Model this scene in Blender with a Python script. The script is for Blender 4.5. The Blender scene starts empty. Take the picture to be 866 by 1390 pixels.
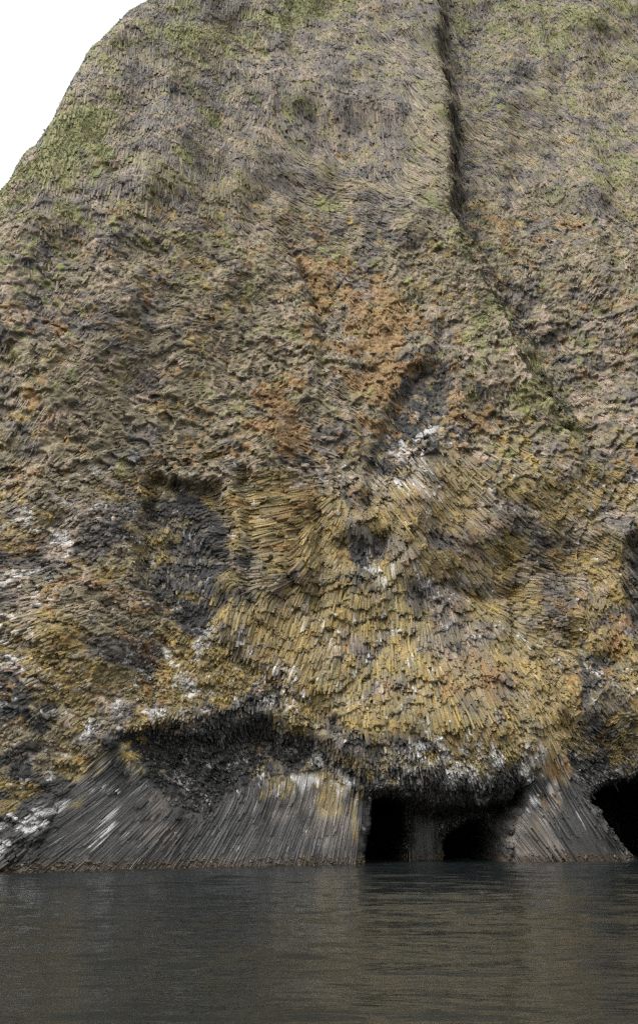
import bpy, math
import numpy as np

rng = np.random.default_rng(7)
R = math.radians

# ------------------------------------------------------------------ camera model
CAM_H = 6.0
PITCH = R(15.35)
FPX = 1500.0            # focal length in pixels of the 866 x 1390 frame
SP, CP = math.sin(PITCH), math.cos(PITCH)

def project(x, y, z):
    zz = z - CAM_H
    d = y*CP + zz*SP
    return 433 + FPX*x/d, 695 - FPX*(-y*SP + zz*CP)/d

# ------------------------------------------------------------------ noise helpers
def _hash(ix, iy, seed):
    h = (ix.astype(np.int64)*374761393 + iy.astype(np.int64)*668265263 + seed*1442695041) & 0xffffffff
    h = ((h ^ (h >> 13))*1274126177) & 0xffffffff
    h = (h ^ (h >> 16)) & 0xffffffff
    return h.astype(np.float64)/4294967295.0

def vnoise(x, y, seed=0):
    ix = np.floor(x); iy = np.floor(y)
    fx = x-ix; fy = y-iy
    fx = fx*fx*fx*(fx*(fx*6-15)+10); fy = fy*fy*fy*(fy*(fy*6-15)+10)
    a = _hash(ix, iy, seed); b = _hash(ix+1, iy, seed)
    c = _hash(ix, iy+1, seed); d = _hash(ix+1, iy+1, seed)
    return (a*(1-fx)+b*fx)*(1-fy) + (c*(1-fx)+d*fx)*fy

def fbm(x, y, seed=0, oct=4, gain=.5):
    s = 0; a = 1; t = 0
    for k in range(oct):
        c, sn = math.cos(k*1.1+.3), math.sin(k*1.1+.3)
        s = s + a*vnoise((x*c-y*sn)*2**k, (x*sn+y*c)*2**k, seed+17*k)
        t += a; a *= gain
    return s/t          # 0..1, mean .5

def unif(n, sd=.13):    # turns the bell of fbm into an even spread 0..1
    t = (n-.5)/sd
    return 1/(1+np.exp(-1.65*t))

def sstep(a, b, x):
    t = np.clip((x-a)/(b-a), 0, 1)
    return t*t*(3-2*t)

def cellular(x, y, seed=0):     # distance to nearest feature point, and its id
    ix = np.floor(x); iy = np.floor(y)
    best = np.full(x.shape, 9.0); idn = np.zeros(x.shape)
    for dx in (-1, 0, 1):
        for dy in (-1, 0, 1):
            jx = ix+dx; jy = iy+dy
            px = jx+.15+.7*_hash(jx, jy, seed); py = jy+.15+.7*_hash(jx, jy, seed+5)
            d = (px-x)**2+(py-y)**2
            m = d < best
            best = np.where(m, d, best); idn = np.where(m, _hash(jx, jy, seed+9), idn)
    return np.sqrt(best), idn

# ------------------------------------------------------------------ the chart of the cliff
CX0, CY0, CS = -420, -500, 3.0
CW, CH = 600, 640
gx, gy = np.meshgrid(CX0+CS*np.arange(CW), CY0+CS*np.arange(CH))

def csample(m, qx, qy):
    u = np.clip((qx-CX0)/CS, 0, CW-1.001); v = np.clip((qy-CY0)/CS, 0, CH-1.001)
    iu = u.astype(int); iv = v.astype(int); fu = u-iu; fv = v-iv
    return (m[iv, iu]*(1-fu)+m[iv, iu+1]*fu)*(1-fv)+(m[iv+1, iu]*(1-fu)+m[iv+1, iu+1]*fu)*fv

def poly_sd(pts):       # signed distance, positive inside
    n = len(pts); d = np.full(gx.shape, 1e9); ins = np.zeros(gx.shape, bool)
    for i in range(n):
        x0, y0 = pts[i]; x1, y1 = pts[(i+1) % n]
        ex, ey = x1-x0, y1-y0
        t = np.clip(((gx-x0)*ex+(gy-y0)*ey)/(ex*ex+ey*ey+1e-9), 0, 1)
        d = np.minimum(d, np.hypot(gx-x0-t*ex, gy-y0-t*ey))
        c = ((y0 > gy) != (y1 > gy)) & (gx < ex*(gy-y0)/(ey+1e-12)+x0)
        ins ^= c
    return np.where(ins, d, -d)

def line_d(pts):        # distance to polyline, and signed side (+ right of it)
    d = np.full(gx.shape, 1e9); side = np.zeros(gx.shape); tt = np.zeros(gx.shape)
    n = len(pts)-1
    for i in range(n):
        x0, y0 = pts[i]; x1, y1 = pts[i+1]
        ex, ey = x1-x0, y1-y0
        t = np.clip(((gx-x0)*ex+(gy-y0)*ey)/(ex*ex+ey*ey+1e-9), 0, 1)
        dd = np.hypot(gx-x0-t*ex, gy-y0-t*ey)
        m = dd < d
        d = np.where(m, dd, d); side = np.where(m, np.sign((gx-x0)*ey-(gy-y0)*ex), side)
        tt = np.where(m, (i+t)/n, tt)
    return d, side, tt

def blob(cx, cy, rx, ry, rot=0, p=2.0):
    c, s = math.cos(R(rot)), math.sin(R(rot))
    u = ((gx-cx)*c-(gy-cy)*s)/rx; v = ((gx-cx)*s+(gy-cy)*c)/ry
    return np.exp(-(u*u+v*v)**(p/2))

def ramp(v, keys):
    return np.interp(v, [k[0] for k in keys], [k[1] for k in keys])

# ---- depth of the large features, metres, + = set back into the cliff
DEP = np.zeros(gx.shape)
crev = [(594, -300), (598, 0), (608, 80), (617, 150), (620, 280), (665, 370), (700, 440), (740, 530), (790, 600), (840, 660)]
cd, cs_, ct = line_d(crev)
up = sstep(.48, .40, ct)
DEP += (1.2+.9*sstep(.48, .40, ct))*np.exp(-(cd/6)**2)*sstep(.98, .75, ct)
DEP += np.where(cs_ > 0, 5.6*np.exp(-cd/70), -4.6*np.exp(-cd/130))*sstep(1.0, .85, ct)*sstep(0, 8+4*(1-up), cd)
cd2, cs2, ct2 = line_d([(395, 345), (415, 385), (432, 430), (440, 480), (436, 540)])
DEP += 1.6*np.exp(-(cd2/6)**2)*sstep(1, .6, ct2) + np.where(cs2 > 0, .9, -.9)*np.exp(-cd2/50)*sstep(1, .4, ct2)
cd3, cs3, ct3 = line_d([(604, 575), (575, 592), (550, 608), (528, 632), (512, 660), (500, 700)])
DEP += np.where(cs3 > 0, 0, 0)+1.6*np.exp(-(cd3/6)**2)
slab = poly_sd([(604, 420), (604, 576), (570, 592), (545, 608), (525, 632), (508, 665), (498, 690), (497, 640), (512, 590), (535, 545), (560, 510), (588, 480), (597, 450)])
DEP += 2.7*sstep(-12, 14, slab)
DEP -= 2.4*blob(650, 680, 150, 90, 0, 3)
ridge = line_d([(597, 420), (604, 575)])[0]
# grey recess on the left, crisp right hand edge
rec = poly_sd([(205, 640), (250, 655), (300, 655), (318, 690), (322, 720), (305, 770), (304, 865), (270, 862), (225, 835), (190, 790), (185, 730)])
DEP += 2.8*sstep(-5, 9, rec)
# narrow dark cracks and hollows in the yellow part
for pts, w, a in (([(330, 640), (345, 720), (335, 790), (350, 850)], 7, 1.8), ([(425, 690), (440, 760), (430, 830)], 9, 2.0),
                  ([(405, 700), (398, 780), (380, 820)], 5, 1.3), ([(470, 745), (500, 765), (515, 745)], 16, 2.4),
                  ([(620, 800), (660, 815), (700, 800)], 8, 1.4), ([(690, 760), (700, 800), (695, 850)], 7, 1.2),
                  ([(560, 800), (590, 820), (560, 840)], 6, 1.0), ([(455, 985), (420, 960), (380, 935), (330, 905), (300, 875)], 10, 1.8),
                  ([(360, 760), (410, 800), (450, 850)], 6, 1.1), ([(300, 690), (330, 740)], 6, 1.0),
                  ([(780, 870), (800, 905), (830, 900)], 18, 2.4)):
    DEP += a*np.exp(-(line_d(pts)[0]/w)**2)
DEP += 3.5*sstep(-8, 14, poly_sd([(848, 735), (866, 725), (950, 720), (950, 900), (870, 880), (850, 830), (842, 780)]))
DEP += 2.5*sstep(-10, 25, poly_sd([(0, 450), (35, 480), (20, 570), (0, 600), (-80, 620), (-80, 440)]))
# left hollow under the eyebrow
hol = poly_sd([(162, 1003), (190, 992), (240, 985), (290, 975), (330, 968), (380, 985), (430, 1010), (470, 1035), (503, 1072),
               (470, 1058), (420, 1040), (380, 1045), (345, 1055), (310, 1078), (280, 1108), (255, 1108), (225, 1080), (200, 1045)])
DEP += 2.6*sstep(-4, 32, hol)
lipd, lips, lipt = line_d([(150, 1010), (200, 985), (300, 960), (390, 975), (450, 1010), (505, 1060), (560, 1060), (640, 1060), (720, 1030)])
DEP -= 1.4*np.exp(-(np.maximum(lipd, 0)/38)**2)*(gy < 1075)*sstep(-2, 10, -hol)
# central hanging nose
DEP -= 4.5*blob(615, 985, 120, 80, 0, 2.6)
# fans: feet push forward towards the water
DEP -= 3.2*sstep(1040, 1185, gy)*sstep(520, 440, gx)*sstep(-160, 60, gx)
DEP -= 2.5*sstep(1000, 1185, gy)*blob(770, 1150, 90, 190, 0, 3)
# cave chamber between the fans
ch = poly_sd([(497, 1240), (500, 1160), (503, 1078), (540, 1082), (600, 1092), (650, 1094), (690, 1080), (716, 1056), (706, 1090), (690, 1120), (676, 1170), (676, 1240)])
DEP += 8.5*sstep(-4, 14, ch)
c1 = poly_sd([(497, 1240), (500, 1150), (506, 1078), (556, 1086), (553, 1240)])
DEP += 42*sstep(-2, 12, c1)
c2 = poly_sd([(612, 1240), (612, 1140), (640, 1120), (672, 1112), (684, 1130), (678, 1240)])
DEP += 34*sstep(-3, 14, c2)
# right of the right fan
edge = [(742, 960), (752, 1000), (764, 1040), (786, 1080), (812, 1118), (836, 1148), (858, 1169), (870, 1240)]
rg = poly_sd(edge+[(1400, 1240), (1400, 900), (860, 905), (800, 915)])
DEP += 7.0*sstep(-2, 26, rg)*sstep(930, 1040, gy)
c3 = poly_sd([(800, 1090), (840, 1062), (880, 1050), (960, 1050), (1000, 1240), (878, 1240), (864, 1168), (842, 1140), (822, 1112)])
DEP += 40*sstep(-2, 18, c3)

# ---- how the columns run: angle of their axis, anticlockwise from level, as seen from the sea
TH = [(755, 1010, 107), (775, 1060, 114), (798, 1105, 120), (820, 1142, 126), (838, 1160, 131), (-60, 1100, 35), (40, 1120, 38), (100, 1110, 40), (180, 1060, 45), (180, 1130, 48), (250, 1110, 52), (330, 1120, 62), (400, 1110, 68), (450, 1110, 74), (490, 1120, 80),
      (525, 1120, 88), (580, 1140, 90), (640, 1140, 92), (690, 1120, 128), (720, 1100, 126), (720, 1150, 130), (740, 1060, 112), (740, 1000, 104),
      (560, 860, 90), (500, 900, 88), (560, 950, 92), (650, 950, 106), (700, 930, 108), (620, 880, 98), (470, 850, 84), (370, 850, 72), (420, 900, 68), (320, 830, 74),
      (390, 720, 24), (340, 700, 4), (370, 750, 20), (420, 740, 70), (340, 770, 172), (390, 640, 28), (300, 640, 30),
      (560, 650, 122), (530, 650, 118), (620, 650, 128), (660, 670, 132), (620, 595, 105), (700, 720, 150), (760, 760, 168), (800, 700, 140), (700, 800, 170), (640, 780, 130), (820, 830, 100), (760, 850, 5),
      (590, 750, 125), (540, 780, 90), (330, 930, 80), (280, 900, 60), (250, 970, 60), (200, 900, 30), (150, 850, 25), (60, 900, 30), (60, 1000, 38), (130, 1000, 42), (50, 800, 20), (100, 700, 40), (200, 600, 30),
      (240, 760, 90), (270, 1050, 130), (350, 1020, 110), (60, 600, 65), (60, 400, 80), (150, 250, 88), (300, 200, 90), (300, 60, 90), (430, 60, 90), (560, 60, 118), (580, 150, 118), (590, 230, 122), (520, 150, 100), (500, 220, 96),
      (470, 260, 160), (430, 300, 150), (540, 300, 150), (660, 80, 80), (720, 160, 140), (800, 160, 100), (750, 300, 110), (680, 330, 70), (820, 420, 60), (850, 560, 130), (780, 500, 120), (760, 620, 140), (650, 420, 60),
      (560, 430, 100), (500, 380, 120), (450, 440, 100), (470, 540, 140), (520, 480, 110), (575, 550, 105), (380, 480, 40), (300, 450, 30), (200, 450, 50), (380, 560, 50), (620, 520, 90), (430, 600, 150), (800, 1000, 150), (840, 1000, 20), (870, 1100, 125)]
_e = [(752, 1000), (764, 1040), (784, 1080), (806, 1118), (826, 1148), (846, 1169)]
for (a, b), (c, d) in zip(_e[:-1], _e[1:]):
    for t in (0, .33, .66, 1):
        for off in (0, 9, 20):
            TH.append((a+(c-a)*t-off, b+(d-b)*t, 176-math.degrees(math.atan2(d-b, c-a))))
sx = np.zeros(gx.shape); sy = np.zeros(gx.shape); wt = np.zeros(gx.shape)
for (a, b, t) in TH:
    w = 1/(((gx-a)**2+(gy-b)**2)+60.)**1.6
    sx += w*math.cos(2*R(t)); sy += w*math.sin(2*R(t)); wt += w
C2, S2 = sx/wt, sy/wt
nn = (fbm(gx/60, gy/60, 91, 3)-.5)*1.2
th = .5*np.arctan2(S2, C2)
fanm = np.maximum(sstep(-3, 6, poly_sd([(40, 1240), (60, 1150), (85, 1085), (120, 1034), (164, 1008), (200, 1052), (230, 1088), (285, 1110), (302, 1085), (345, 1056), (380, 1046), (430, 1045), (470, 1060), (501, 1084), (498, 1240)])), sstep(-3, 5, poly_sd([(735, 985), (750, 1000), (762, 1040), (783, 1080), (809, 1118), (832, 1148), (853, 1169), (865, 1240), (676, 1240), (700, 1085), (722, 1040)])))
fanm = np.maximum(fanm, sstep(0, 8, poly_sd([(553, 1095), (615, 1100), (615, 1240), (553, 1240)])))
th = th + nn*(1-fanm)*(.2+.6*sstep(700, 500, gy)*sstep(230, 330, gy)+.2*sstep(330, 230, gy))
TC2, TS2 = np.cos(2*th), np.sin(2*th)

# ---- distance along the columns, by fitting a potential to their direction: ledges cut across it
def potential():
    dx, dy = np.cos(th), -np.sin(th)            # upward along the axis, rows run downwards
    f = dy > 0; dx = np.where(f, -dx, dx); dy = np.where(f, -dy, dy)
    n0, n1 = gx.shape
    div = np.zeros((2*n0, 2*n1))
    a = np.zeros((2*n0, 2*n1)); b = np.zeros((2*n0, 2*n1))
    a[:n0, :n1] = dx; a[:n0, n1:] = -dx[:, ::-1]; a[n0:] = a[:n0][::-1]
    b[:n0, :n1] = dy; b[:n0, n1:] = dy[:, ::-1]; b[n0:] = -b[:n0][::-1]
    kx = 2j*np.pi*np.fft.fftfreq(2*n1)[None]; ky = 2j*np.pi*np.fft.fftfreq(2*n0)[:, None]
    k2 = kx*kx+ky*ky; k2[0, 0] = 1
    F = (kx*np.fft.fft2(a)+ky*np.fft.fft2(b))/k2; F[0, 0] = 0
    return np.real(np.fft.ifft2(F))[:n0, :n1]*CS
PHI = potential()

# ---- kinds of column cover
LEN = ramp(gy, [(-500, 1.7), (250, 1.7), (300, 1.1), (600, 1.1), (700, 1.35), (850, 1.6), (980, 1.2), (1040, .9), (1070, 1.7), (1200, 1.7)])
LEN = LEN*(1-fanm)+5.0*fanm
for b in (blob(385, 720, 55, 60, 0, 4), blob(375, 845, 60, 55, 0, 4), blob(560, 640, 50, 50, 0, 4), blob(650, 665, 50, 35, 40, 4), blob(640, 940, 70, 60, 0, 4), blob(560, 150, 60, 140, 0, 4)):
    LEN = LEN*(1-b)+3.2*b
TILT = ramp(gy, [(-500, .04), (240, .05), (330, .22), (600, .3), (700, .22), (850, .20), (980, .35), (1040, .5), (1065, .16), (1200, .12)])
TILT = TILT*(1-fanm)+.012*fanm
nub = np.clip(sstep(-6, 10, hol) + sstep(-5, 15, poly_sd([(420, 1000), (500, 1030), (560, 1010), (700, 1010), (735, 1040), (700, 1092), (600, 1098), (505, 1082)]))
              + sstep(-10, 20, rg)*sstep(960, 1000, gy) + sstep(-10, 10, poly_sd([(170, 860), (300, 880), (400, 930), (480, 1000), (400, 990), (300, 975), (160, 1000)]))*.7, 0, 1)
TILT = np.maximum(TILT, .65*nub); LEN = LEN*(1-nub)+.95*nub
leftm = sstep(330, 230, gx)*sstep(620, 680, gy)*(1-fanm); rightm = sstep(690, 760, gx)*sstep(560, 620, gy)*sstep(1000, 950, gy)*(1-fanm)
LEN = LEN*(1-.5*leftm-.4*rightm); TILT = TILT+.22*leftm+.15*rightm
LEDGE = ramp(gy, [(-500, .22), (200, .3), (350, .6), (620, 1.0), (900, .7), (1030, .7), (1060, .6), (1200, .5)])*(1-fanm)*(1-.8*sstep(-4, 8, rec))*(1-sstep(-4, 8, slab))

# ---- what grows or sits on the rock, its darker tones, painted crevice shading: share of the surface covered, 0..1
cov = {}
cov['tan'] = ramp(gy, [(-500, .35), (0, .30), (220, .36), (330, .62), (560, .72), (650, .58), (800, .48), (980, .42), (1040, .18), (1065, 0)])
cov['ochre'] = ramp(gy, [(-500, 0), (560, .03), (640, .22), (760, .38), (900, .42), (1000, .42), (1040, .10), (1060, 0)])*ramp(gx, [(0, .55), (260, .8), (340, 1.2), (720, 1.1), (866, .7)])
cov['grass'] = ramp(gy, [(-500, .7), (-60, .35), (20, .2), (80, .10), (220, .07), (330, .03), (600, .0)])
cov['orange'] = ramp(gy, [(-500, .0), (250, .0), (400, .02), (700, .04), (1000, .05), (1040, 0)])
cov['white'] = ramp(gy, [(-500, .0), (600, .0), (700, .012), (1000, .015), (1060, .05), (1100, .01), (1200, 0)])
cov['pink'] = ramp(gy, [(-500, .05), (600, .10), (900, .10), (1000, .03), (1040, 0)])
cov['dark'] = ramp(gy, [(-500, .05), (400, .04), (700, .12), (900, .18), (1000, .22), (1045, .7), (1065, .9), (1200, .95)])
def put(k, w, b):
    if k == 'dark' and w > .7:
        for q in ('tan', 'ochre', 'orange', 'pink'):
            cov[q] = cov[q]*(1-.9*b)
    cov[k] = cov[k]*(1-b)+w*b
for (k, w, *b) in (
    ('grass', .6, 105, 165, 26, 52, -35), ('grass', .95, 138, 205, 12, 45, 20), ('grass', .7, 45, 245, 60, 32, 35), ('grass', .75, 60, 225, 90, 16, 48),
    ('grass', .75, 245, 75, 55, 28, 30), ('grass', .7, 340, 35, 110, 14, 10), ('grass', .85, 440, 5, 40, 14, 0), ('grass', .55, 265, 200, 40, 12, 25), ('grass', .5, 290, 150, 20, 14, 0),
    ('grass', .5, 380, 150, 30, 10, 0), ('grass', .45, 90, 300, 50, 30, 0), ('grass', .9, 835, 8, 45, 14, -25), ('grass', .35, 740, 30, 120, 24, 0), ('grass', .7, 797, 125, 9, 34, 0), ('grass', .5, 700, 10, 60, 20, 0),
    ('grass', .5, 560, 75, 14, 14, 0), ('grass', .4, 590, 95, 14, 10, 0), ('grass', .3, 455, 275, 30, 20, 0), ('grass', .22, 655, 430, 26, 60, -25), ('grass', .2, 715, 520, 30, 26, 0), ('grass', .6, 330, 655, 8, 5, 0), ('grass', .6, 168, 635, 6, 16, 0),
    ('grass', .05, 330, 110, 60, 50, 0), ('grass', .06, 200, 120, 30, 60, 0), ('grass', .04, 540, 150, 60, 130, 0), ('grass', .25, 830, 230, 50, 50, 0), ('grass', .2, 820, 110, 40, 90, 0),
    ('grass', .1, 670, 130, 30, 100, 0), ('grass', .12, 60, 350, 80, 40, 0),
    ('orange', .9, 437, 380, 36, 42, 0), ('orange', .8, 500, 430, 60, 42, 0), ('orange', .95, 525, 520, 45, 64, 20), ('orange', .95, 620, 535, 16, 46, 0), ('orange', .7, 640, 570, 34, 22, 0), ('orange', .75, 385, 565, 50, 44, 0),
    ('orange', .1, 85, 540, 18, 110, 0), ('orange', .3, 740, 310, 60, 20, 0), ('orange', .08, 110, 830, 60, 40, 0),
    ('orange', .85, 838, 850, 12, 55, -8), ('orange', .55, 660, 950, 50, 50, 0), ('orange', .7, 758, 1030, 11, 60, -18), ('white', .4, 725, 1062, 16, 26, 30), ('orange', .5, 390, 700, 40, 60, 0), ('orange', .1, 250, 330, 100, 60, 0),
    ('ochre', .9, 370, 845, 75, 55, -30), ('ochre', .75, 350, 700, 70, 70, 0), ('ochre', .75, 280, 880, 60, 25, -30), ('ochre', .7, 480, 810, 50, 50, 0), ('ochre', .85, 640, 950, 70, 55, 0), ('ochre', .75, 520, 970, 110, 45, 0),
    ('ochre', .7, 260, 700, 40, 20, 0), ('ochre', .6, 200, 760, 30, 50, 0), ('ochre', .85, 745, 1010, 16, 60, -18), ('ochre', .6, 110, 1000, 120, 50, 20), ('ochre', .7, 740, 880, 60, 60, 0), ('ochre', .6, 90, 920, 100, 60, 0),
    ('ochre', .8, 395, 1072, 15, 20, -25), ('ochre', .65, 448, 1082, 20, 30, -15), ('ochre', .6, 350, 1088, 12, 20, -25), ('ochre', .7, 484, 1112, 5, 30, -8), ('ochre', .5, 425, 1070, 14, 22, -20), ('ochre', .5, 640, 720, 140, 60, 0), ('ochre', .8, 850, 870, 14, 40, 0),
    ('white', .45, 65, 748, 40, 12, 20), ('white', .3, 50, 700, 40, 20, 0), ('white', .5, 80, 665, 12, 6, 0), ('white', .35, 30, 780, 40, 15, 20), ('white', .4, 130, 635, 14, 10, 0), ('white', .45, 240, 662, 14, 8, 0), ('white', .5, 180, 615, 22, 6, 10),
    ('white', .36, 20, 1125, 45, 25, 30), ('white', .32, 85, 1090, 50, 16, 35), ('white', .35, 10, 1150, 25, 16, 0), ('white', .22, 150, 1110, 50, 30, 30), ('white', .75, 590, 583, 26, 7, 20), ('white', .6, 545, 605, 20, 5, 40),
    ('white', .45, 640, 1040, 90, 22, 0), ('white', .42, 450, 1045, 60, 10, -40), ('white', .3, 440, 1055, 60, 12, 0), ('white', .35, 590, 1020, 60, 16, 0), ('white', .4, 725, 1065, 18, 26, 30), ('white', .18, 260, 900, 60, 50, 20), ('white', .08, 540, 880, 60, 60, 0),
    ('white', .2, 560, 650, 40, 40, 0), ('white', .3, 510, 780, 14, 30, 0), ('white', .25, 600, 800, 40, 20, 0), ('white', .25, 230, 955, 60, 20, 20), ('white', .12, 380, 900, 60, 60, 0), ('white', .15, 20, 870, 40, 60, 0), ('white', .35, 720, 875, 12, 10, 0),
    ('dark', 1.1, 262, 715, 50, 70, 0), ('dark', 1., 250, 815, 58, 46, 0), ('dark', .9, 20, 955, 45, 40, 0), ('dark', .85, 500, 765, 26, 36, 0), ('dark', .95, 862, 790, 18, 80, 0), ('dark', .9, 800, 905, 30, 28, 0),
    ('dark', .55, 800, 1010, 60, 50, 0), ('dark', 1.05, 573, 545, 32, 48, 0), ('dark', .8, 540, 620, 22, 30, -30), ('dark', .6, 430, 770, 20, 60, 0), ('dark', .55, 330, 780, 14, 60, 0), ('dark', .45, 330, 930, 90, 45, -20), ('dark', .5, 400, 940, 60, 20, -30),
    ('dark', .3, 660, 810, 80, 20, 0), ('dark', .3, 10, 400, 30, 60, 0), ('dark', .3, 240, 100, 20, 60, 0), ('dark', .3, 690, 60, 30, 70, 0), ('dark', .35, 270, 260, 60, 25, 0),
    ('pink', .45, 600, 690, 90, 60, 0), ('pink', .35, 780, 750, 80, 60, 0), ('pink', .3, 560, 880, 80, 60, 0), ('pink', .3, 60, 760, 80, 60, 0), ('pink', .3, 720, 480, 120, 80, 0),
    ('tan', .85, 330, 400, 130, 120, 0), ('tan', .85, 650, 400, 50, 70, -25), ('tan', .8, 250, 630, 80, 30, 20), ('tan', .4, 150, 420, 60, 90, 0), ('tan', .25, 40, 380, 50, 70, 0), ('tan', .2, 540, 150, 60, 130, 0), ('tan', .25, 330, 100, 80, 60, 0)):
    put(k, w, blob(*b, 2.6))
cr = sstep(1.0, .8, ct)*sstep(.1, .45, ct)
a = np.exp(-(cd/34)**2)*(cs_ > 0)*cr; cov['dark'] += .6*a; cov['tan'] *= 1-.8*a; cov['grass'] *= 1-.7*a  # shade right of the crevice painted in: darker tone, less tan and grass
a = np.exp(-(cd/75)**2)*(cs_ <= 0)*cr; cov['tan'] = cov['tan']*(1-a)+.9*a; cov['orange'] *= 1-a; cov['grass'] += .08*a  # lit buttress left of the crevice painted in as more tan
rf = sstep(-6, 8, poly_sd([(700, 1090), (722, 1040), (735, 985), (752, 1000), (764, 1040), (784, 1080), (806, 1118), (826, 1148), (850, 1172), (850, 1240), (690, 1240)]))
cov['dark'] = cov['dark']*(1-rf)+.5*rf
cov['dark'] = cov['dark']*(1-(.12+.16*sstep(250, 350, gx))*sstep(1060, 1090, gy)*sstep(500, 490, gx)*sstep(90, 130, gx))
# bright grass in the lower gully
put('grass', .95, np.exp(-(line_d([(722, 488), (738, 520), (752, 550), (785, 592)])[0]/6)**2))
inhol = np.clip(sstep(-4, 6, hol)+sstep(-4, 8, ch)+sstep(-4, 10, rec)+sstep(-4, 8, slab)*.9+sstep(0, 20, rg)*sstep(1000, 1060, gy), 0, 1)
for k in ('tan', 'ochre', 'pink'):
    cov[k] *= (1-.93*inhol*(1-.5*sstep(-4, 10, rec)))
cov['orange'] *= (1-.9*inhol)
cov['dark'] = np.maximum(cov['dark'], .9*inhol)  # darker tone inside the hollows, chamber and recesses
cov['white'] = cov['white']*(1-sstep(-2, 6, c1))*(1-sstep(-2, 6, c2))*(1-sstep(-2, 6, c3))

def lin(c):
    c = np.array(c)/255.
    return np.where(c <= .04045, c/12.92, ((c+.055)/1.055)**2.4)
ALB = .485              # base colour = colour seen in the photograph / light reaching the face
PAL = {k: lin(v)*ALB for k, v in {
    'rock': (112, 105, 97), 'rock2': (88, 82, 76), 'dark': (47, 47, 45), 'dark2': (70, 69, 66), 'tan': (132, 121, 96), 'tan2': (112, 104, 83), 'ochre': (136, 118, 76), 'ochre2': (118, 108, 73),
    'yellow': (160, 135, 66), 'orange': (130, 97, 58), 'orange2': (140, 110, 62), 'grass': (106, 110, 62), 'grass2': (130, 126, 82), 'white': (206, 205, 202), 'pink': (146, 130, 112), 'brown': (98, 82, 62)}.items()}

def colour(x, z, qx, qy, rnd=None, rows=False):
    """Colour of rock, lichen, guano and turf at a place on the cliff. rnd: tone of a single column."""
    wx = (fbm(x/1.7, z/1.7, 3, 3)-.5); wz = (fbm(x/1.7, z/1.7, 4, 3)-.5)
    ax = qx+wx*38; ay = qy+wz*38
    j = 0 if rnd is None else (rnd-.5)
    def N(sc, seed, o=3):
        return unif(fbm(x/sc+j*.9, z/sc, seed, o), .125)
    def M(k, sc, seed, soft=.30):
        w = csample(cov[k], ax, ay)
        soft = soft*np.clip(w*2.5+.15, 0, 1)
        n = .70*unif(fbm(x/(sc*2.6), z/(sc*2.0), seed+50, 3), .11)+.30*N(sc*.7, seed)
        n = np.clip((n-.5)*1.25+.5, 0, 1)
        if rnd is not None:
            n = np.clip(n*.9+.1*np.modf(rnd*97.13+seed*.37)[0], 0, 1)
        return np.where(w > .004, sstep(1-w-soft, 1-w+soft*.55, n), 0)[:, None]
    n1 = N(2.2, 11)[:, None]; n2 = N(.8, 12)[:, None]; n3 = N(5, 13)[:, None]
    c = PAL['rock']*(1-n1)+PAL['rock2']*n1
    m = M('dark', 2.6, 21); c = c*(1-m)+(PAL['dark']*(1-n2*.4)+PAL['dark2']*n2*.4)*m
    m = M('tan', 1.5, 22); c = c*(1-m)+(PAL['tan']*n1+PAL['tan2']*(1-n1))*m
    m = M('pink', 1.2, 23); c = c*(1-m)+PAL['pink']*m
    m = M('ochre', 2.0, 24); oc = PAL['ochre']*n3+PAL['ochre2']*(1-n3); yy = sstep(.62, .85, n2)*.7; oc = oc*(1-yy)+PAL['yellow']*yy
    m = m*.86; c = c*(1-m)+oc*m
    m = M('orange', 1.3, 25, .18)*.75; c = c*(1-m)+(PAL['orange']*(1-n2)+PAL['orange2']*n2)*m
    m = M('grass', 1.6, 26, .3)*.9; c = c*(1-m)+(PAL['grass']*(1-n1)+PAL['grass2']*n1)*m
    m = M('white', .7, 27, .14)*.6; c = c*(1-m)+PAL['white']*m
    tone = 1+.5*(N(.5, 31, 2)[:, None]-.5)
    if rnd is not None:
        tone = tone*(.86+.28*rnd[:, None])
    # brown weed at the tide line
    tide = sstep(.75, .35, z+.5*(n1[:, 0]-.5))[:, None]
    c = c*(1-tide)+PAL['brown']*.42*tide
    return np.clip(c*tone, 0, .9)

# ------------------------------------------------------------------ macro form of the cliff, y = F(x, z)
ZE = np.linspace(0, 260, 53); XE = np.full(53, -60.)
def shoulder():
    # where the left shoulder of the hill turns away, from its outline against the sky
    global XE
    op = [(-400, 460), (-200, 330), (0, 203), (25, 166), (55, 130), (95, 99), (135, 74), (185, 50), (215, 28), (255, -4), (330, -50), (450, -110), (700, -170), (1300, -220)]
    for _ in range(8):
        y = F0(XE+2, ZE)
        d = y*CP+(ZE-CAM_H)*SP
        _, py = project(XE, y, ZE)
        XE = (ramp(py, op)-433)*d/FPX-.4
def F0(x, z):
    yb = np.interp(x, [-110, -60, -37, 0, 44, 80, 120], [100, 118, 129, 150, 162, 166, 170])
    zc = np.maximum(z, 0)
    y = yb + .06*zc + 46*(np.clip(zc-14, 0, None)/160)**1.3
    y = y + .0012*np.where(x > 0, .45, 1)*(x+5)**2*np.clip(zc/90, 0, 1.3)
    xe = np.interp(z, ZE, XE)
    u = (xe-x)/3.2
    sp = np.where(u > 30, u, np.log1p(np.exp(np.minimum(u, 30))))*3.2
    y = y + 7.5*sp
    return y

shoulder()
X0, X1, Z0, Z1, GS = -112., 125., -3., 250., .25
WX = int((X1-X0)/GS)+1; WZ = int((Z1-Z0)/GS)+1
wx_, wz_ = np.meshgrid(X0+GS*np.arange(WX), Z0+GS*np.arange(WZ))
def smooth(a, k):
    for ax in (0, 1):
        for _ in range(k):
            a = (np.roll(a, 1, ax)+2*a+np.roll(a, -1, ax))/4
    return a
base = smooth(F0(wx_, wz_), 12)
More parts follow.
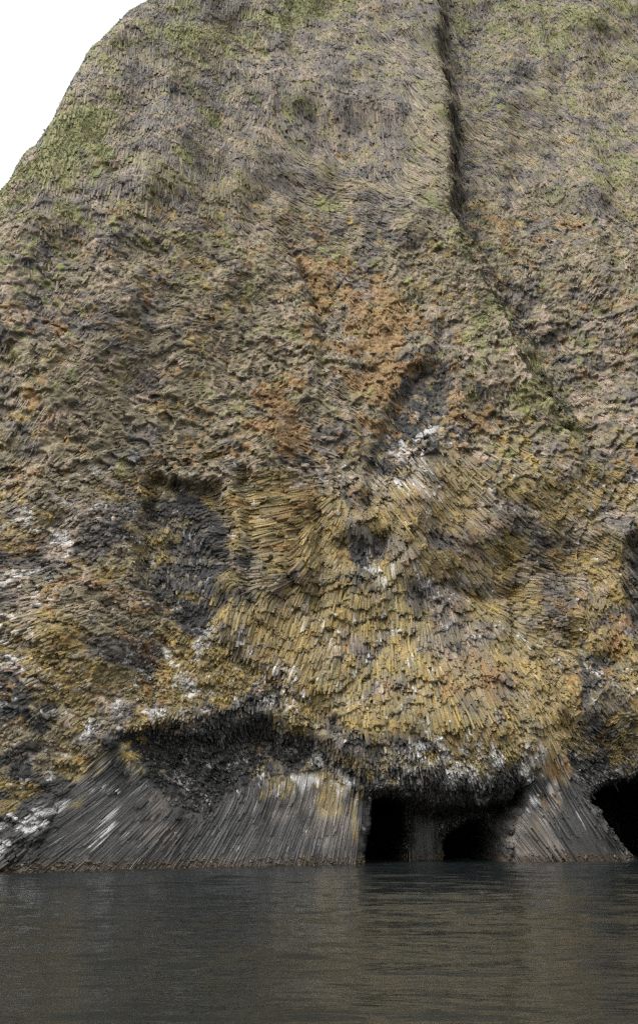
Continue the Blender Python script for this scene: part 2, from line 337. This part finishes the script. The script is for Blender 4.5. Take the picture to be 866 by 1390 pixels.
# repair wrap at the rim
base[:14] = F0(wx_[:14], wz_[:14]); base[-14:] = F0(wx_[-14:], wz_[-14:])
base[:, :14] = F0(wx_[:, :14], wz_[:, :14]); base[:, -14:] = F0(wx_[:, -14:], wz_[:, -14:])
nearrim = sstep(0, 16, wx_-np.interp(wz_, ZE, XE))
lowf = (fbm(wx_/18, wz_/24, 51, 3)-.5)*9*nearrim
QX, QY = project(wx_, base, np.maximum(wz_, 0))
keepq = sstep(1010, 930, QY)
for _ in range(3):      # features sit on the real, bulging surface, not on the plain one
    bulge = smooth(np.clip(csample(DEP, QX, QY), -5, 5), 60)+lowf*sstep(1110, 950, QY)*(1-.85*csample(fanm, QX, QY))
    QX, QY = project(wx_, base+bulge*keepq, np.maximum(wz_, 0))
wob = 7
QXw = QX+(fbm(wx_/2.2, wz_/2.2, 41, 3)-.5)*wob*2; QYw = QY+(fbm(wx_/2.2, wz_/2.2, 42, 3)-.5)*wob*2
fan_w = csample(fanm, QX, QY)
G = base + csample(DEP, QXw, QYw)
G += lowf*(1-.85*fan_w)*sstep(1110, 950, QY) + (fbm(wx_/5.5, wz_/6.5, 52, 3)-.5)*2.6*(1-.85*fan_w)
# near vertical gullies and ribs high up
G += (fbm(wx_/8, wz_/45, 53, 3)-.5)*5.5*(.15+.85*nearrim)*sstep(650, 150, QY)
Gm = smooth(G, 10)
# wavy ledges across the columns: rock steps out downwards, then drops back
lam1 = ramp(QY, [(0, 24), (500, 26), (800, 34), (1000, 24)])
PH1 = csample(PHI, QX, QY)/30 + 2.1*(fbm(wx_/7, wz_/7, 54, 4)-.5)*2 + .35*(fbm(wx_/1.2, wz_/1.2, 57, 2)-.5)*2
led = csample(LEDGE, QX, QY)*(.35+1.1*fbm(wx_/6, wz_/6, 55, 2))
G += led*1.0*((PH1-np.floor(PH1))-.5)
PH2 = csample(PHI, QX, QY)/12 + 1.6*(fbm(wx_/3, wz_/3, 56, 3)-.5)*2
G += led*.3*((PH2-np.floor(PH2))-.5)
blk = csample(np.clip(1-fanm-.6*nub, 0, 1), QX, QY)
wxx = wx_+2.2*(fbm(wx_/3, wz_/3, 71, 3)-.5)*2; wzz = wz_+2.2*(fbm(wx_/3, wz_/3, 72, 3)-.5)*2
_, b1 = cellular(wxx/3.4, wzz/2.6, 73); _, b2 = cellular(wxx/1.5, wzz/1.2, 74)
G += blk*((b1-.5)*.7+(b2-.5)*.4)*(.45+.55*sstep(250, 400, QY))
Gs = smooth(G, 1)
Gx = np.gradient(Gm, GS, axis=1); Gz = np.gradient(Gm, GS, axis=0)

def wsample(m, x, z):
    u = np.clip((x-X0)/GS, 0, WX-1.001); v = np.clip((z-Z0)/GS, 0, WZ-1.001)
    iu = u.astype(int); iv = v.astype(int); fu = u-iu; fv = v-iv
    return (m[iv, iu]*(1-fu)+m[iv, iu+1]*fu)*(1-fv)+(m[iv+1, iu]*(1-fu)+m[iv+1, iu+1]*fu)*fv

# ------------------------------------------------------------------ mesh building
def make_mesh(name, verts, quads, col=None, mat=None, parent=None, hexes=None, smooth_shade=False):
    me = bpy.data.meshes.new(name)
    nq = 0 if quads is None else len(quads); nh = 0 if hexes is None else len(hexes)
    me.vertices.add(len(verts)); me.vertices.foreach_set('co', verts.astype(np.float32).ravel())
    loops = []
    if nq: loops.append(quads.ravel())
    k = 0
    if nh: loops.append(hexes.ravel()); k = hexes.shape[1]
    loops = np.concatenate(loops).astype(np.int32)
    me.loops.add(len(loops)); me.loops.foreach_set('vertex_index', loops)
    q = 4 if quads is None else quads.shape[1]
    start = np.concatenate([np.arange(nq)*q, nq*q+np.arange(nh)*k]).astype(np.int32)
    me.polygons.add(nq+nh); me.polygons.foreach_set('loop_start', start)
    me.update(calc_edges=True)
    me.polygons.foreach_set('use_smooth', np.full(nq+nh, smooth_shade))
    if col is not None:
        at = me.color_attributes.new('tint', 'FLOAT_COLOR', 'POINT')
        at.data.foreach_set('color', np.concatenate([col, np.ones((len(col), 1))], 1).astype(np.float32).ravel())
    if mat: me.materials.append(mat)
    o = bpy.data.objects.new(name, me); bpy.context.scene.collection.objects.link(o)
    if parent: o.parent = parent
    return o

def node_mat(name):
    m = bpy.data.materials.new(name); m.use_nodes = True
    nt = m.node_tree; b = nt.nodes['Principled BSDF']
    return m, nt, b

def rock_material(name, bump_d=.12, rough=.82, scale=1.6):
    m, nt, b = node_mat(name)
    L = nt.links.new
    at = nt.nodes.new('ShaderNodeVertexColor'); at.layer_name = 'tint'
    tc = nt.nodes.new('ShaderNodeTexCoord')
    n1 = nt.nodes.new('ShaderNodeTexNoise'); n1.inputs['Scale'].default_value = scale; n1.inputs['Detail'].default_value = 8; n1.inputs['Roughness'].default_value = .7
    n2 = nt.nodes.new('ShaderNodeTexNoise'); n2.inputs['Scale'].default_value = scale*3.1; n2.inputs['Detail'].default_value = 5
    L(tc.outputs['Object'], n1.inputs['Vector']); L(tc.outputs['Object'], n2.inputs['Vector'])
    mr = nt.nodes.new('ShaderNodeMapRange'); mr.inputs[1].default_value = .3; mr.inputs[2].default_value = .7; mr.inputs[3].default_value = .8; mr.inputs[4].default_value = 1.2
    L(n1.outputs['Fac'], mr.inputs[0])
    mx = nt.nodes.new('ShaderNodeMix'); mx.data_type = 'RGBA'; mx.blend_type = 'MULTIPLY'; mx.inputs['Factor'].default_value = 1
    L(at.outputs['Color'], mx.inputs['A']); L(mr.outputs[0], mx.inputs['B']); L(mx.outputs['Result'], b.inputs['Base Color'])
    mr2 = nt.nodes.new('ShaderNodeMapRange'); mr2.inputs[3].default_value = rough-.18; mr2.inputs[4].default_value = min(1, rough+.15)
    L(n2.outputs['Fac'], mr2.inputs[0]); L(mr2.outputs[0], b.inputs['Roughness'])
    b.inputs['Specular IOR Level'].default_value = .3
    ad = nt.nodes.new('ShaderNodeMath'); ad.operation = 'ADD'; L(n1.outputs['Fac'], ad.inputs[0]); L(n2.outputs['Fac'], ad.inputs[1])
    bp = nt.nodes.new('ShaderNodeBump'); bp.inputs['Strength'].default_value = .7; bp.inputs['Distance'].default_value = bump_d
    L(ad.outputs[0], bp.inputs['Height']); L(bp.outputs['Normal'], b.inputs['Normal'])
    return m

m_rock = rock_material('weathered_basalt', .25)
m_col = rock_material('columnar_basalt', .08, .74, 2.2)
m_wet = rock_material('wet_basalt', .06, .5, 2.4)
m_weed = rock_material('tide_weed', .05, .6, 6)
m_grass = rock_material('turf', .03, .9, 3)

cliff = bpy.data.objects.new('cliff', None); bpy.context.scene.collection.objects.link(cliff)
cliff.location = (0, 150, 0)
cliff['kind'] = 'structure'
cliff['label'] = 'tall basalt sea cliff of bent columns with yellow lichen above dark water'
OFF = np.array([0, 150, 0.])

# ---- the rock face sheet
def spacing(a, b, inner0, inner1, fine, coarse):
    return np.concatenate([np.arange(a, inner0, coarse), np.arange(inner0, inner1, fine), np.arange(inner1, b+1e-6, coarse)])
xs = spacing(X0+.5, X1-.5, -66, 76, .15, .5)
zs = np.concatenate([np.arange(-2.5, 40, .13), np.arange(40, 205, .17), np.arange(205, Z1-1, .5)])
mx_, mz_ = np.meshgrid(xs, zs)
fx = mx_.ravel(); fz = mz_.ravel()
fy = wsample(G, fx, fz)
fq = np.stack([wsample(QX, fx, fz), wsample(QY, fx, fz)])
fw = wsample(fan_w, fx, fz)
hid = np.maximum(sstep(560, 680, fq[1]), .8*sstep(330, 230, fq[1]))
fy += (fbm(fx/1.1, fz/.9, 61, 4, .6)-.5)*(.72-.25*hid)*(1-.8*fw)+.1*hid
cl, cid = cellular(fx/.62+.5*fbm(fx, fz, 62, 2), fz/.55, 63)
fy += ((cl-.4)*.28+(cid-.5)*.2)*(1-.8*fw)*(1-.4*hid)
# small sideways jitter so the sheet has no straight rows
jx = (fbm(fx/.8, fz/.8, 64, 2)-.5)*.5; jz = (fbm(fx/.8, fz/.8, 65, 2)-.5)*.5
V = np.stack([fx+jx, fy, fz+jz], 1)-OFF
nx_, nz_ = len(xs), len(zs)
ii = np.arange(nx_*nz_).reshape(nz_, nx_)
Q = np.stack([ii[:-1, :-1], ii[:-1, 1:], ii[1:, 1:], ii[1:, :-1]], -1).reshape(-1, 4)
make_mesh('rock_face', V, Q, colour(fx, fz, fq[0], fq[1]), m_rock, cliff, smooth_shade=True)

# ---- basalt columns as real prisms that follow the bedding of the cliff
def seeds(mask_w, total_density):
    area = np.sqrt(1+Gx**2+Gz**2)*GS*GS
    area = np.minimum(area, GS*GS*6)
    lam_ = (area*mask_w*total_density).ravel()
    n = rng.poisson(lam_)
    idx = np.repeat(np.arange(lam_.size), n)
    r, c = np.divmod(idx, WX)
    return X0+(c+rng.random(len(c)))*GS, Z0+(r+rng.random(len(c)))*GS

view = (QX > -60) & (QX < 930) & (QY > -50) & (QY < 1192) & (wz_ > -.5)
view = view*(wx_ > np.interp(wz_, ZE, XE)+.5)
grass_w = csample(cov['grass'], QX, QY)

def columns(name, mask, dens, rad, nring, sides, lenf, offs, tiltf=1., label=None, rr=.25, flat=1., keep=None, jitter=.04, mat=None):
    x, z = seeds(mask, dens)
    n = len(x)
    if not n: return
    qx = wsample(QX, x, z); qy = wsample(QY, x, z)
    Ln = csample(LEN, qx, qy)*lenf*np.exp(rng.normal(0, .42, n))
    til = csample(TILT, qx, qy)*tiltf*np.exp(rng.normal(0, .35, n))
    r = rad*np.exp(rng.normal(0, rr, n))
    r = r*(1+.25*sstep(600, 0, qy))
    rnd = rng.random(n); rot = rng.random(n)*6.283
    print(name, n)
    off = offs*(rng.random(n)**1.5) - .09
    jit = rng.normal(0, jitter, n)*(1-wsample(fan_w, x, z)*.85)
    ds = Ln/(nring-1)
    cx, cz = x.copy(), z.copy()
    # march half the length up first so the seed is the middle
    def direction(cx, cz):
        qx = wsample(QX, cx, cz); qy = wsample(QY, cx, cz)
        t = .5*np.arctan2(csample(TS2, qx, qy), csample(TC2, qx, qy)); t = np.where(t < 0, t+math.pi, t)+jit
        # level-ish axes may point either way: keep the lower end down
        dx, dz = -np.cos(t), -np.sin(t)
        gx_, gz_ = wsample(Gx, cx, cz), wsample(Gz, cx, cz)
        gx_ = np.clip(gx_, -4, 4); gz_ = np.clip(gz_, -4, 4)
        dy = gx_*dx+gz_*dz
        l = np.sqrt(1+dy*dy)
        return dx/l, dy/l, dz/l, gx_, gz_
    dx, dy, dz, _, _ = direction(cx, cz)
    hx = cx-dx*Ln*.5; hz = cz-dz*Ln*.5
    ph0 = np.floor(wsample(PH1, cx, cz)+.06*(rng.random(n)-.5))
    if keep is not None:
        ok = wsample(keep, hx, hz) > .45
        hx = np.where(ok, hx, cx); hz = np.where(ok, hz, cz)
    cx, cz = hx, hz
    P = np.zeros((n, nring, sides, 3)); COL = np.zeros((n, nring, 3))
    ca = np.cos(rot[:, None]+np.arange(sides)*6.2832/sides); sa = np.sin(rot[:, None]+np.arange(sides)*6.2832/sides)
    rad_j = r[:, None]*(1+rng.normal(0, .10, (n, sides)))
    y0 = wsample(Gs, x, z)
    yc = y0+np.clip(wsample(Gm, cx, cz)-wsample(Gm, x, z), -Ln*.8, Ln*.8)
    stuck = np.zeros(n, int)
    for k in range(nring):
        dx, dy, dz, g1, g2 = direction(cx, cz)
        T = np.stack([dx, dy, dz], 1)
        Nn = np.stack([g1, -np.ones(n), g2], 1); Nn /= np.linalg.norm(Nn, axis=1)[:, None]
        T = T+Nn*til[:, None]; T /= np.linalg.norm(T, axis=1)[:, None]
        Nn = Nn-T*np.sum(Nn*T, 1)[:, None]; Nn /= np.linalg.norm(Nn, axis=1)[:, None]
        B = np.cross(T, Nn)
        s = k*ds
        lift = off+til*(s-Ln*.45)
        C = np.stack([cx, yc, cz], 1)+Nn*lift[:, None]
        P[:, k] = C[:, None, :]+B[:, None, :]*(rad_j*ca)[:, :, None]+Nn[:, None, :]*(rad_j*sa*flat)[:, :, None]
        # caps cut askew
        if k in (0, nring-1):
            P[:, k] += T[:, None, :]*((rad_j*ca)*rng.normal(0, .42, n)[:, None]+(rad_j*sa)*rng.normal(0, .42, n)[:, None])[:, :, None]
        qx = wsample(QX, cx, cz); qy = wsample(QY, cx, cz)
        if nring > 5 or k in (0, nring-1):
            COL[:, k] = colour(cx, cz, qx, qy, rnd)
        if k < nring-1:
            ny = yc+wsample(Gm, cx+dx*ds, cz+dz*ds)-wsample(Gm, cx, cz)
            if keep is not None:
                ok = wsample(keep, cx+dx*ds, cz+dz*ds) > .6
                stuck += ~ok
                ny = np.where(ok, ny, yc)
                cx = cx+dx*ds*(.02+.98*ok); cz = cz+dz*ds*(.02+.98*ok)
            else:
                ok = (wsample(PH1, cx+dx*ds, cz+dz*ds) > ph0) | (k*ds < .35*Ln)
                ny = np.where(ok, ny, yc)
                cx = cx+dx*ds*(.05+.95*ok); cz = cz+dz*ds*(.05+.95*ok)
            yc = np.clip(ny, yc-ds*1.3, yc+ds*1.3)
    if nring <= 5:
        for k in range(1, nring-1):
            t = k/(nring-1); COL[:, k] = COL[:, 0]*(1-t)+COL[:, -1]*t
    if keep is not None:
        good = stuck < 2
        P = P[good]; COL = COL[good]; n = len(P)
    V = P.reshape(-1, 3)-OFF
    COL = np.repeat(COL[:, :, None, :], sides, 2).reshape(-1, 3)
    b = (np.arange(n)*nring*sides)[:, None, None]
    kk = np.arange(nring-1)[None, :, None]*sides; s0 = np.arange(sides)[None, None, :]; s1 = (s0+1) % sides
    Q = np.stack([b+kk+s0, b+kk+s1, b+kk+sides+s1, b+kk+sides+s0], -1).reshape(-1, 4)
    caps = np.concatenate([(np.arange(n)*nring*sides)[:, None]+np.arange(sides)[None, ::-1], (np.arange(n)*nring*sides)[:, None]+(nring-1)*sides+np.arange(sides)[None, :]])
    o = make_mesh(name, V, Q, COL, mat or m_col, cliff, hexes=caps)
    o['kind'] = 'stuff'
    if label: o['label'] = label
    print(name, n)
    return o

fm = csample(fanm, QX, QY)
nubw = csample(nub, QX, QY)
low = sstep(600, 700, QY)
c1w = csample(sstep(6, 12, np.maximum(np.maximum(c1, c2), c3)), QX, QY)
columns('fan_columns', view*(fm > .5)*(Gx < 1.6)*(1-.9*c1w), 6.5, .122, 7, 5, 1.3, .09, flat=.6, label='long smooth grey columns fanning up from the waterline', rr=.22, keep=fm, mat=m_wet, jitter=.03)
columns('bent_columns', view*(fm <= .5)*low*(1-nubw)*(1-c1w), 5.0, .16, 5, 5, .9, .11, tiltf=.42, flat=.8, rr=.28, label='bent broken columns coated in ochre lichen')
columns('hanging_column_ends', view*(fm <= .5)*nubw*(1-.9*c1w), 9.0, .12, 2, 5, .7, .25, tiltf=.8, mat=m_wet, label='broken column ends hanging under the overhangs')
columns('upper_columns', view*(fm <= .5)*(1-low)*(1-.8*grass_w)*(1-.45*sstep(260, 360, QY)), 3.2, .12, 3, 5, 1.0, .10, tiltf=.6, flat=.8, jitter=.07, label='weathered column stubs of the upper cliff')

# ---- blobs: turf tussocks on the ledges high up
def tufts(name, mask, dens, size, mat, label, tide=False):
    x, z = seeds(mask, dens)
    n = len(x)
    y = wsample(Gs, x, z)
    nb = 5
    # every tuft: five blades, bent outward and down
    ang = rng.random((n, nb))*6.283
    s = size*np.exp(rng.normal(0, .35, n))[:, None]*(.7+.6*rng.random((n, nb)))
    dirx = np.cos(ang)*.8; diry = -.45-.5*rng.random((n, nb)); dirz = np.sin(ang)*.5+.35
    w = s*.28
    bx = x[:, None]+rng.normal(0, size*.4, (n, nb)); by = y[:, None]-.1; bz = z[:, None]+rng.normal(0, size*.4, (n, nb))
    perp = np.stack([-np.sin(ang), np.zeros_like(ang), np.cos(ang)*.6], -1)
    D = np.stack([dirx, diry, dirz], -1)
    B = np.stack([bx, by+0*bx, bz], -1)
    v0 = B-perp*w[..., None]; v1 = B+perp*w[..., None]
    mid = B+D*(s*.6)[..., None]
    v2 = mid+perp*(w*.8)[..., None]; v3 = mid-perp*(w*.8)[..., None]
    tip = B+D*s[..., None]*1.05+np.array([0, 0, -.35])*s[..., None]
    V = np.stack([v0, v1, v2, v3, tip], 2).reshape(-1, 3)
    nbl = n*nb; b = (np.arange(nbl)*5)[:, None]
    Q = b+np.array([[0, 1, 2, 3]])
    Tn = b+np.array([[3, 2, 4]])
    qx = wsample(QX, x, z); qy = wsample(QY, x, z)
    rn = rng.random(n)[:, None]
    c = PAL['grass']*(1-rn)+PAL['grass2']*rn
    c = c*(1.1+.5*rng.random(n))[:, None]
    C = np.repeat(c, nb*5, 0)
    o = make_mesh(name, V, Q, C, mat, None, hexes=Tn)
    o['kind'] = 'stuff'; o['label'] = label
    print(name, n)
gn = sstep(.35, .75, unif(fbm(wx_/1.6, wz_/1.6, 26, 3), .125)*.5+grass_w*.8)*grass_w
tufts('grass', view*gn*(QY < 640), 7.0, .17, m_grass, 'green turf growing on the ledges and shoulder of the upper cliff')

# ---- barnacles and weed along the waterline
def barnacles():
    mask = view*(wz_ > -.3)*(wz_ < .85)*(1-c1w)
    x, z = seeds(mask, 9.)
    n = len(x); y = wsample(Gs, x, z)-.25*rng.random(n)
    ico = np.array([[1, 0, 0], [-1, 0, 0], [0, 1, 0], [0, -1, 0], [0, 0, 1], [0, 0, -1]])
    f = np.array([[4, 0, 2], [4, 2, 1], [4, 1, 3], [4, 3, 0], [5, 2, 0], [5, 1, 2], [5, 3, 1], [5, 0, 3]])
    s = .11*np.exp(rng.normal(0, .4, n))
    V = np.stack([x, y, z], 1)[:, None, :]+ico[None]*s[:, None, None]*(.6+.8*rng.random((n, 6, 1)))
    F = (np.arange(n)*6)[:, None, None]+f[None]
    c = np.where(rng.random(n)[:, None] < .15, PAL['tan2'], PAL['brown']*.55)*(.6+.8*rng.random(n))[:, None]
    o = make_mesh('barnacles', V.reshape(-1, 3), F.reshape(-1, 3), np.repeat(c, 6, 0), m_weed)
    o['kind'] = 'stuff'; o['label'] = 'brown crust of barnacles and weed along the tide line'
barnacles()

# ------------------------------------------------------------------ sea
def sea():
    m, nt, b = node_mat('sea_water')
    L = nt.links.new
    b.inputs['Base Color'].default_value = (.0065, .008, .008, 1)
    b.inputs['Roughness'].default_value = .06
    b.inputs['IOR'].default_value = 1.33
    tc = nt.nodes.new('ShaderNodeTexCoord')
    prev = None
    for (sx_, sy_, dist, det, rot) in ((1.1, 4.0, .03, 3, -5),):
        mp = nt.nodes.new('ShaderNodeMapping'); mp.inputs['Scale'].default_value = (sx_, sy_, 1); mp.inputs['Rotation'].default_value = (0, 0, R(rot))
        L(tc.outputs['Object'], mp.inputs['Vector'])
        n = nt.nodes.new('ShaderNodeTexNoise'); n.inputs['Scale'].default_value = 1; n.inputs['Detail'].default_value = det; n.inputs['Distortion'].default_value = .4
        L(mp.outputs[0], n.inputs['Vector'])
        bp = nt.nodes.new('ShaderNodeBump'); bp.inputs['Strength'].default_value = 1; bp.inputs['Distance'].default_value = dist
        L(n.outputs['Fac'], bp.inputs['Height'])
        if prev: L(prev.outputs['Normal'], bp.inputs['Normal'])
        prev = bp
    L(prev.outputs['Normal'], b.inputs['Normal'])
    far = np.geomspace(1, 4000, 30)
    x = np.concatenate([-75-far[::-1], np.arange(-75, 85, .4), 85+far])
    y = np.concatenate([-10-far[::-1], np.arange(-10, 60, .16), np.arange(60, 215, .3), 215+far])
    X, Y = np.meshgrid(x, y)
    fade = sstep(-500, -60, X)*sstep(500, 60, X)*sstep(-500, -60, Y)*sstep(600, 200, Y)
    calm = .45+.9*fbm(X/22, Y/9, 205, 2)
    Zh = ((fbm(X/14, Y/4.2, 201, 2)-.5)*.34+(fbm(X/3.6+Y/9, Y/1.25, 202, 3)-.5)*.26*calm+(fbm(X/1.5-Y/5, Y/.55, 203, 2)-.5)*.07*calm)*fade
    V = np.stack([X, Y, Zh-.02], -1).reshape(-1, 3)
    ii = np.arange(X.size).reshape(X.shape)
    Q = np.stack([ii[:-1, :-1], ii[:-1, 1:], ii[1:, 1:], ii[1:, :-1]], -1).reshape(-1, 4)
    o = make_mesh('water', V, Q, None, m, smooth_shade=True)
    o['kind'] = 'structure'; o['label'] = 'dark rippled sea water reflecting the cliff'
sea()

# ------------------------------------------------------------------ sky, sun, camera
sc = bpy.context.scene
w = bpy.data.worlds.new('World'); sc.world = w; w.use_nodes = True
nt = w.node_tree; bg = nt.nodes['Background']
sky = nt.nodes.new('ShaderNodeTexSky'); sky.sky_type = 'NISHITA'; sky.sun_disc = False
SUN_EL, SUN_AZ = R(52), R(215)      # azimuth clockwise from +Y: behind the viewer, to the left
sky.sun_elevation = SUN_EL; sky.sun_rotation = SUN_AZ
sky.air_density = 1.0; sky.dust_density = 6.0; sky.ozone_density = 1.0
hs = nt.nodes.new('ShaderNodeHueSaturation'); hs.inputs['Saturation'].default_value = .12
nt.links.new(sky.outputs['Color'], hs.inputs['Color']); nt.links.new(hs.outputs['Color'], bg.inputs['Color'])
bg.inputs['Strength'].default_value = .145
sd = bpy.data.lights.new('sun', 'SUN'); sd.energy = .5; sd.angle = R(60); sd.color = (1, .97, .92)
so = bpy.data.objects.new('sun', sd); sc.collection.objects.link(so)
from mathutils import Vector
dirv = Vector((math.sin(SUN_AZ)*math.cos(SUN_EL), math.cos(SUN_AZ)*math.cos(SUN_EL), math.sin(SUN_EL)))
so.rotation_euler = dirv.to_track_quat('Z', 'Y').to_euler()
so.location = dirv*300

cam = bpy.data.cameras.new('camera'); co = bpy.data.objects.new('camera', cam); sc.collection.objects.link(co); sc.camera = co
co.location = (0, 0, CAM_H); co.rotation_euler = (R(90)+PITCH, 0, 0)
cam.sensor_fit = 'VERTICAL'; cam.sensor_height = 36; cam.lens = 36*FPX/1390
cam.clip_end = 10000; cam.clip_start = .5
sc.view_settings.view_transform = 'Standard'; sc.view_settings.look = 'None'
sc.view_settings.exposure = 1.75; sc.view_settings.gamma = 1; sc.view_settings.use_curve_mapping = False
sc.cycles.use_denoising = False
sc.cycles.max_bounces = 5; sc.cycles.diffuse_bounces = 3
